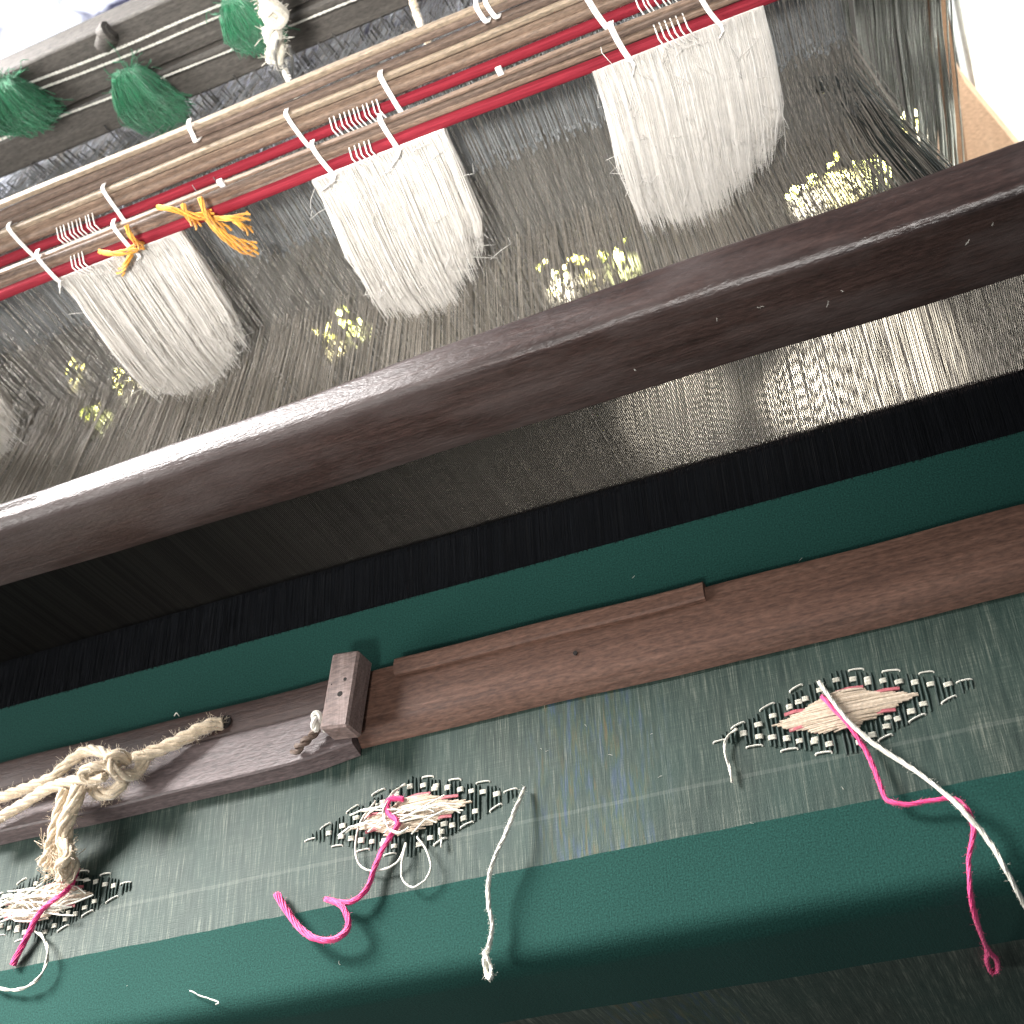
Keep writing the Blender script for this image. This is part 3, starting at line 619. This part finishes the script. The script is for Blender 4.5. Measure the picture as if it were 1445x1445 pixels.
# post and board at the right end
pm = MB(); pa, pb = ony(1332, 90, .60), ony(1352, 235, .60); d = pb - pa
pm.tube([pa - d * 1.5, pa, pb, pb + d * 1.2], .0085, 6); tag(pm.build('loom_post', M['post'], sharp=30), 'slim brown wooden upright at the far right of the warp', 'post')
bmV = [ony(x, y, .66) for x, y in [(1338, 70), (1362, 118), (1445, 218), (1445, 330), (1320, 330)]]; bb = [v + np.array([0, .02, 0]) for v in bmV]
tag(mk('pale_board', bmV + bb, [(0, 1, 2, 3, 4), (9, 8, 7, 6, 5)] + [(i, (i + 1) % 5, 5 + (i + 1) % 5, 5 + i) for i in range(5)], M['tanboard'], smooth=False), 'pale tan board with a slanted end beyond the right edge of the warp', 'board')

# ------------------------------------------------------------------ temple
temple = empty('cloth_temple', (0, .05, 0)); tag(temple, 'long wooden temple of two overlapping bars lying across the green cloth', 'temple')
def bar(name, x0, x1, prof, mat, nseg=50, wob=.0004):
    def pr(x): 
        tp = .0030 * max(0, min(1, (x + .105) / .025)) if name == 'front_bar' else 0; j = wob * math.sin(x * 23 + len(name)) + wob * .6 * math.sin(x * 61); return [(y + j + (tp if y < .04 else 0), max(z, .0003) if z < .001 else z + j * .4) for y, z in prof]
    return MB().extrude_x(np.linspace(x0, x1, nseg), pr).build(name, M[mat], temple, sharp=30)
bar('long_bar', -.0790, .56, [(.0330, .0006), (.0340, .0020), (.0378, .0062), (.0395, .0076), (.0415, .0080), (.0680, .0092), (.0705, .0085), (.0712, .0070), (.0712, .0006)], 'temple_brown')
bar('lip_strip', -.0560, .1035, [(.0626, .0094), (.0628, .0112), (.0640, .0122), (.0675, .0126), (.0712, .0122), (.0726, .0105), (.0728, .0060), (.0716, .0060), (.0714, .0090)], 'temple_brown')
bar('rear_bar', -.66, -.0795, [(.0540, .0006), (.0540, .0100), (.0552, .0108), (.0690, .0108), (.0712, .0098), (.0716, .0006)], 'temple_dark')
bar('front_bar', -.66, -.0795, [(.0262, .0006), (.0268, .0020), (.0290, .0090), (.0300, .0098), (.0520, .0118), (.0532, .0112), (.0536, .0006)], 'temple_grey')
# toggle block across the bars
bc = onz(490, 992, .018); ang = math.atan2(.006, .042)
rz_ = np.array([[math.cos(-.12), -math.sin(-.12), 0], [math.sin(-.12), math.cos(-.12), 0], [0, 0, 1]]); 
blk = MB().box((bc[0], .0540, .0190), (.0078, .0205, .0072), rz_, bev=.0012).build('toggle_block', M['block'], temple, sharp=30)
for (u, v, h) in [(.0005, -.003, .0034), (.0030, .0045, .0022), (-.0045, .0035, .0008)]:
    c = np.array([bc[0] + u, .0540 + v, .0258]); MB().tube([c, c + (0, 0, .00055)], [h * .5, h * .42], 9).build('nail_hole', M['hole'], blk)
c = onz(812, 922, .0088); MB().tube([c + (0, 0, -.0004), c + (0, 0, .0007)], .0011, 9).build('nail_hole', M['hole'], temple)
c = onz(318, 1019, .0110); MB().tube([c + (0, 0, -.0006), c + (0, 0, .0006)], .0036, 12).build('peg_hole', M['hole'], temple)
# cord loop at the block
e = empty('toggle_cord', onz(435, 1045, .014)); tag(e, 'short dark knotted cord tied to the toggle block', 'cord')
T_ = lambda x, y, z=.016: onz(x, y, z)
MB().twist(catmull([T_(462, 1030), T_(452, 1010, .020), T_(444, 1012, .021), T_(446, 1032, .018)], 8), .0020, 2, pitch=.01).build('loop', M['pale_cord'], e)
MB().twist(catmull([T_(450, 1028), T_(436, 1042), T_(424, 1052), T_(416, 1062, .013)], 8), .0020, 2, pitch=.01, fray=.6).build('tail', M['slat_dark'], e)

# ------------------------------------------------------------------ rope on the temple
rope = empty('cotton_rope', onz(130, 1095, .012)); tag(rope, 'beige cotton rope knotted round the left end of the temple', 'rope')
def rseg(name, pts, R, pitch=.042, fray=0, n=10, strands=3, seed=0):
    c = catmull([onz(x, y, z) for x, y, z in pts], n); R *= .84; o = MB().twist(c, R, 5, r=R * .42, pitch=pitch, sides=7, fray=fray, wob=.16, phase=seed).build(name, M['rope'], rope, sharp=180)
    tag(threads('rope_fuzz', fuzz(c, R, 420, .0026, seed + 10), .00008, M['rope'], o, 3), kind='stuff'); return o
rseg('rope_end', [(314, 1020, .012), (290, 1026, .016), (255, 1044, .018), (215, 1062, .020), (190, 1072, .022)], .0043, seed=1)
rseg('rope_loop', [(205, 1066, .020), (196, 1088, .017), (178, 1096, .022), (160, 1088, .028), (155, 1072, .029), (168, 1066, .027), (182, 1074, .020)], .0041, seed=2)
rseg('rope_loop', [(175, 1100, .021), (160, 1118, .018), (140, 1120, .016), (132, 1112, .015)], .0044, seed=3)
rseg('rope_strand', [(165, 1082, .026), (150, 1064, .024), (122, 1060, .022), (95, 1078, .020), (72, 1098, .019), (30, 1115, .017), (-30, 1136, .015)], .0037, seed=4)
rseg('rope_strand', [(150, 1088, .026), (120, 1098, .026), (70, 1112, .023), (30, 1136, .018), (-30, 1172, .015)], .0038, seed=5)
rseg('rope_knot', [(150, 1080, .030), (128, 1082, .033), (116, 1092, .032), (128, 1102, .029), (148, 1096, .030)], .0033, seed=6)
rseg('rope_tail', [(92, 1112, .024), (86, 1140, .020), (78, 1170, .016), (72, 1200, .011), (66, 1222, .008)], .0040, fray=.7, seed=7)
rseg('rope_tail', [(112, 1108, .024), (104, 1135, .021), (92, 1165, .017), (92, 1195, .012), (98, 1222, .009), (90, 1245, .007)], .0050, pitch=.05, fray=.5, seed=8)
rseg('rope_tail', [(85, 1182, .015), (98, 1205, .016), (84, 1222, .014), (95, 1236, .009)], .0034, seed=9)
fe = fuzz(catmull([onz(75, 1195, .01), onz(85, 1225, .008), onz(90, 1250, .006)], 8), .005, 120, .008, 31); tag(threads('frayed_fibres', fe, .00018, M['rope'], rope, 4), kind='stuff')

# ------------------------------------------------------------------ loose threads on the cloth
def loose(name, pts, R, mat, label, strands=2, pitch=.012, fray=0, n=10, cat='thread', h=.0012, r=None):
    c = catmull([surf(p[0], p[1], p[2] if len(p) > 2 else h + R) for p in pts], n)
    c = c + np.cumsum(np.random.default_rng(len(label)).normal(0, .00006, c.shape), axis=0) * (1, 1, 0)
    if strands > 2: strands *= 2; r = R * .34
    o = MB().twist(c, R, strands, r=r, pitch=pitch, sides=5, fray=fray, wob=.22).build(name, M[mat], sharp=180)
    if R > .0009: tag(threads('yarn_fuzz', fuzz(c, R, 30 * len(pts), .0011, len(label)), .00004, M[mat], o, 3), kind='stuff')
    return tag(o, label, cat)
loose('pink_thread', [(1160, 982), (1175, 1000, .004), (1200, 1028, .005), (1225, 1065, .004), (1240, 1105, .005), (1252, 1130, .005), (1280, 1137, .005), (1315, 1132, .006), (1345, 1130, .007), (1366, 1150, .008), (1372, 1180, .008), (1366, 1215, .006), (1368, 1260, .005), (1378, 1305, .004), (1392, 1340, .003), (1404, 1355, .003), (1406, 1370, .003), (1398, 1374, .003), (1391, 1360, .003), (1391, 1340, .003)], .0011, 'pink', 'long pink thread from the right motif ending in a small loop', 3, .03, r=.0006)
loose('white_thread', [(1156, 962), (1170, 982, .005), (1200, 1020, .006), (1235, 1050, .006), (1290, 1085, .005), (1345, 1130, .009), (1362, 1148, .010), (1392, 1185, .007), (1420, 1232, .005), (1452, 1290, .003), (1490, 1350, .003)], .0011, 'cream', 'long white thread crossing the pink one at the right', 3, .03, r=.0006)
loose('white_thread_end', [(1040, 1028), (1026, 1040, .002), (1022, 1058), (1030, 1082), (1034, 1104)], .0006, 'cream', 'short white thread end at the left tip of the right motif', 2, .02)
loose('white_thread', [(740, 1112), (728, 1140, .006), (712, 1180, .009), (697, 1212, .009), (690, 1245, .008), (690, 1280, .007), (696, 1305, .006), (692, 1330, .005), (686, 1350, .004), (683, 1360, .004), (686, 1378, .003), (691, 1384, .003), (693, 1372, .003), (687, 1356, .004), (684, 1348, .004), (688, 1344, .005)], .0011, 'cream', 'hanging white thread with a small end loop right of the middle motif', 3, .025, r=.0006)
loose('pink_thread', [(570, 1128), (550, 1128, .004), (546, 1145, .004), (560, 1158, .004), (556, 1170, .004), (540, 1195, .004), (524, 1230, .004), (515, 1255, .005), (490, 1274, .006), (458, 1268, .006), (475, 1276, .007), (487, 1296, .008), (484, 1315, .008), (465, 1327, .008), (440, 1325, .008), (418, 1308, .007), (402, 1285, .005), (388, 1262, .003)], .0014, 'pink', 'curled frayed pink thread trailing from the middle motif', 4, .035, fray=.8, r=.0005)
loose('white_loop', [(573, 1106), (553, 1120, .004), (541, 1145, .005), (548, 1168, .005), (562, 1175, .005), (575, 1168, .005)], .0007, 'cream', 'thick white loop over the upper left of the middle motif', 2, .02)
loose('white_loop', [(530, 1130), (508, 1160, .003), (500, 1195, .003), (508, 1222, .003), (530, 1230, .003), (560, 1218, .003), (572, 1190, .003), (566, 1215, .004), (566, 1240, .004), (580, 1252, .004), (600, 1240, .004), (607, 1220, .004), (600, 1195, .003), (588, 1180, .003)], .0004, 'cream', 'fine white loops dangling below the middle motif', 1, .02, r=.0005)
loose('white_thread_end', [(620, 1168), (622, 1180), (623, 1195)], .0005, 'cream', 'tiny white thread end under the right side of the middle motif', 2)
loose('pink_thread', [(110, 1225), (100, 1250, .006), (85, 1265, .008), (60, 1285, .006), (45, 1310, .004), (30, 1340, .003), (18, 1364, .002)], .0014, 'pink', 'short frayed pink thread over the left motif', 4, .03, fray=.8, r=.0005)
loose('white_loop', [(45, 1312), (60, 1322, .004), (67, 1345, .005), (58, 1375, .005), (36, 1394, .004), (10, 1398, .003), (-20, 1388, .003)], .0008, 'cream', 'white thread loop curving off the left edge below the left motif', 2, .02)
loose('lint', [(268, 1398), (285, 1405), (302, 1411), (309, 1415), (304, 1417)], .0003, 'cream', 'wisp of white lint on the green band at lower left', 1, r=.0003)
loose('lint', [(246, 1010), (249, 1006, .004), (253, 1011, .003)], .0003, 'cream', 'tiny white lint curl beside the temple above the rope', 1, r=.0003)

ln = []
for k in range(36):
    x = random.uniform(-.30, .27); y = random.uniform(-.075, .105); a = random.uniform(0, 6.28); L = random.uniform(.0003, .0011); q = np.array([math.cos(a) * L, math.sin(a) * L, 0]); c = np.array([x, y, -.0001])
    ln.append([c - q, c + np.array([-q[1], q[0], 0]) * random.uniform(-.5, .5), c + q])
tag(threads('cloth_lint', ln, .00006, M['cream'], CLOTH, 4), kind='stuff')
# ------------------------------------------------------------------ render
scene.render.engine = 'CYCLES'
scene.cycles.max_bounces = 8; scene.cycles.diffuse_bounces = 6; scene.cycles.glossy_bounces = 3; scene.cycles.transmission_bounces = 4
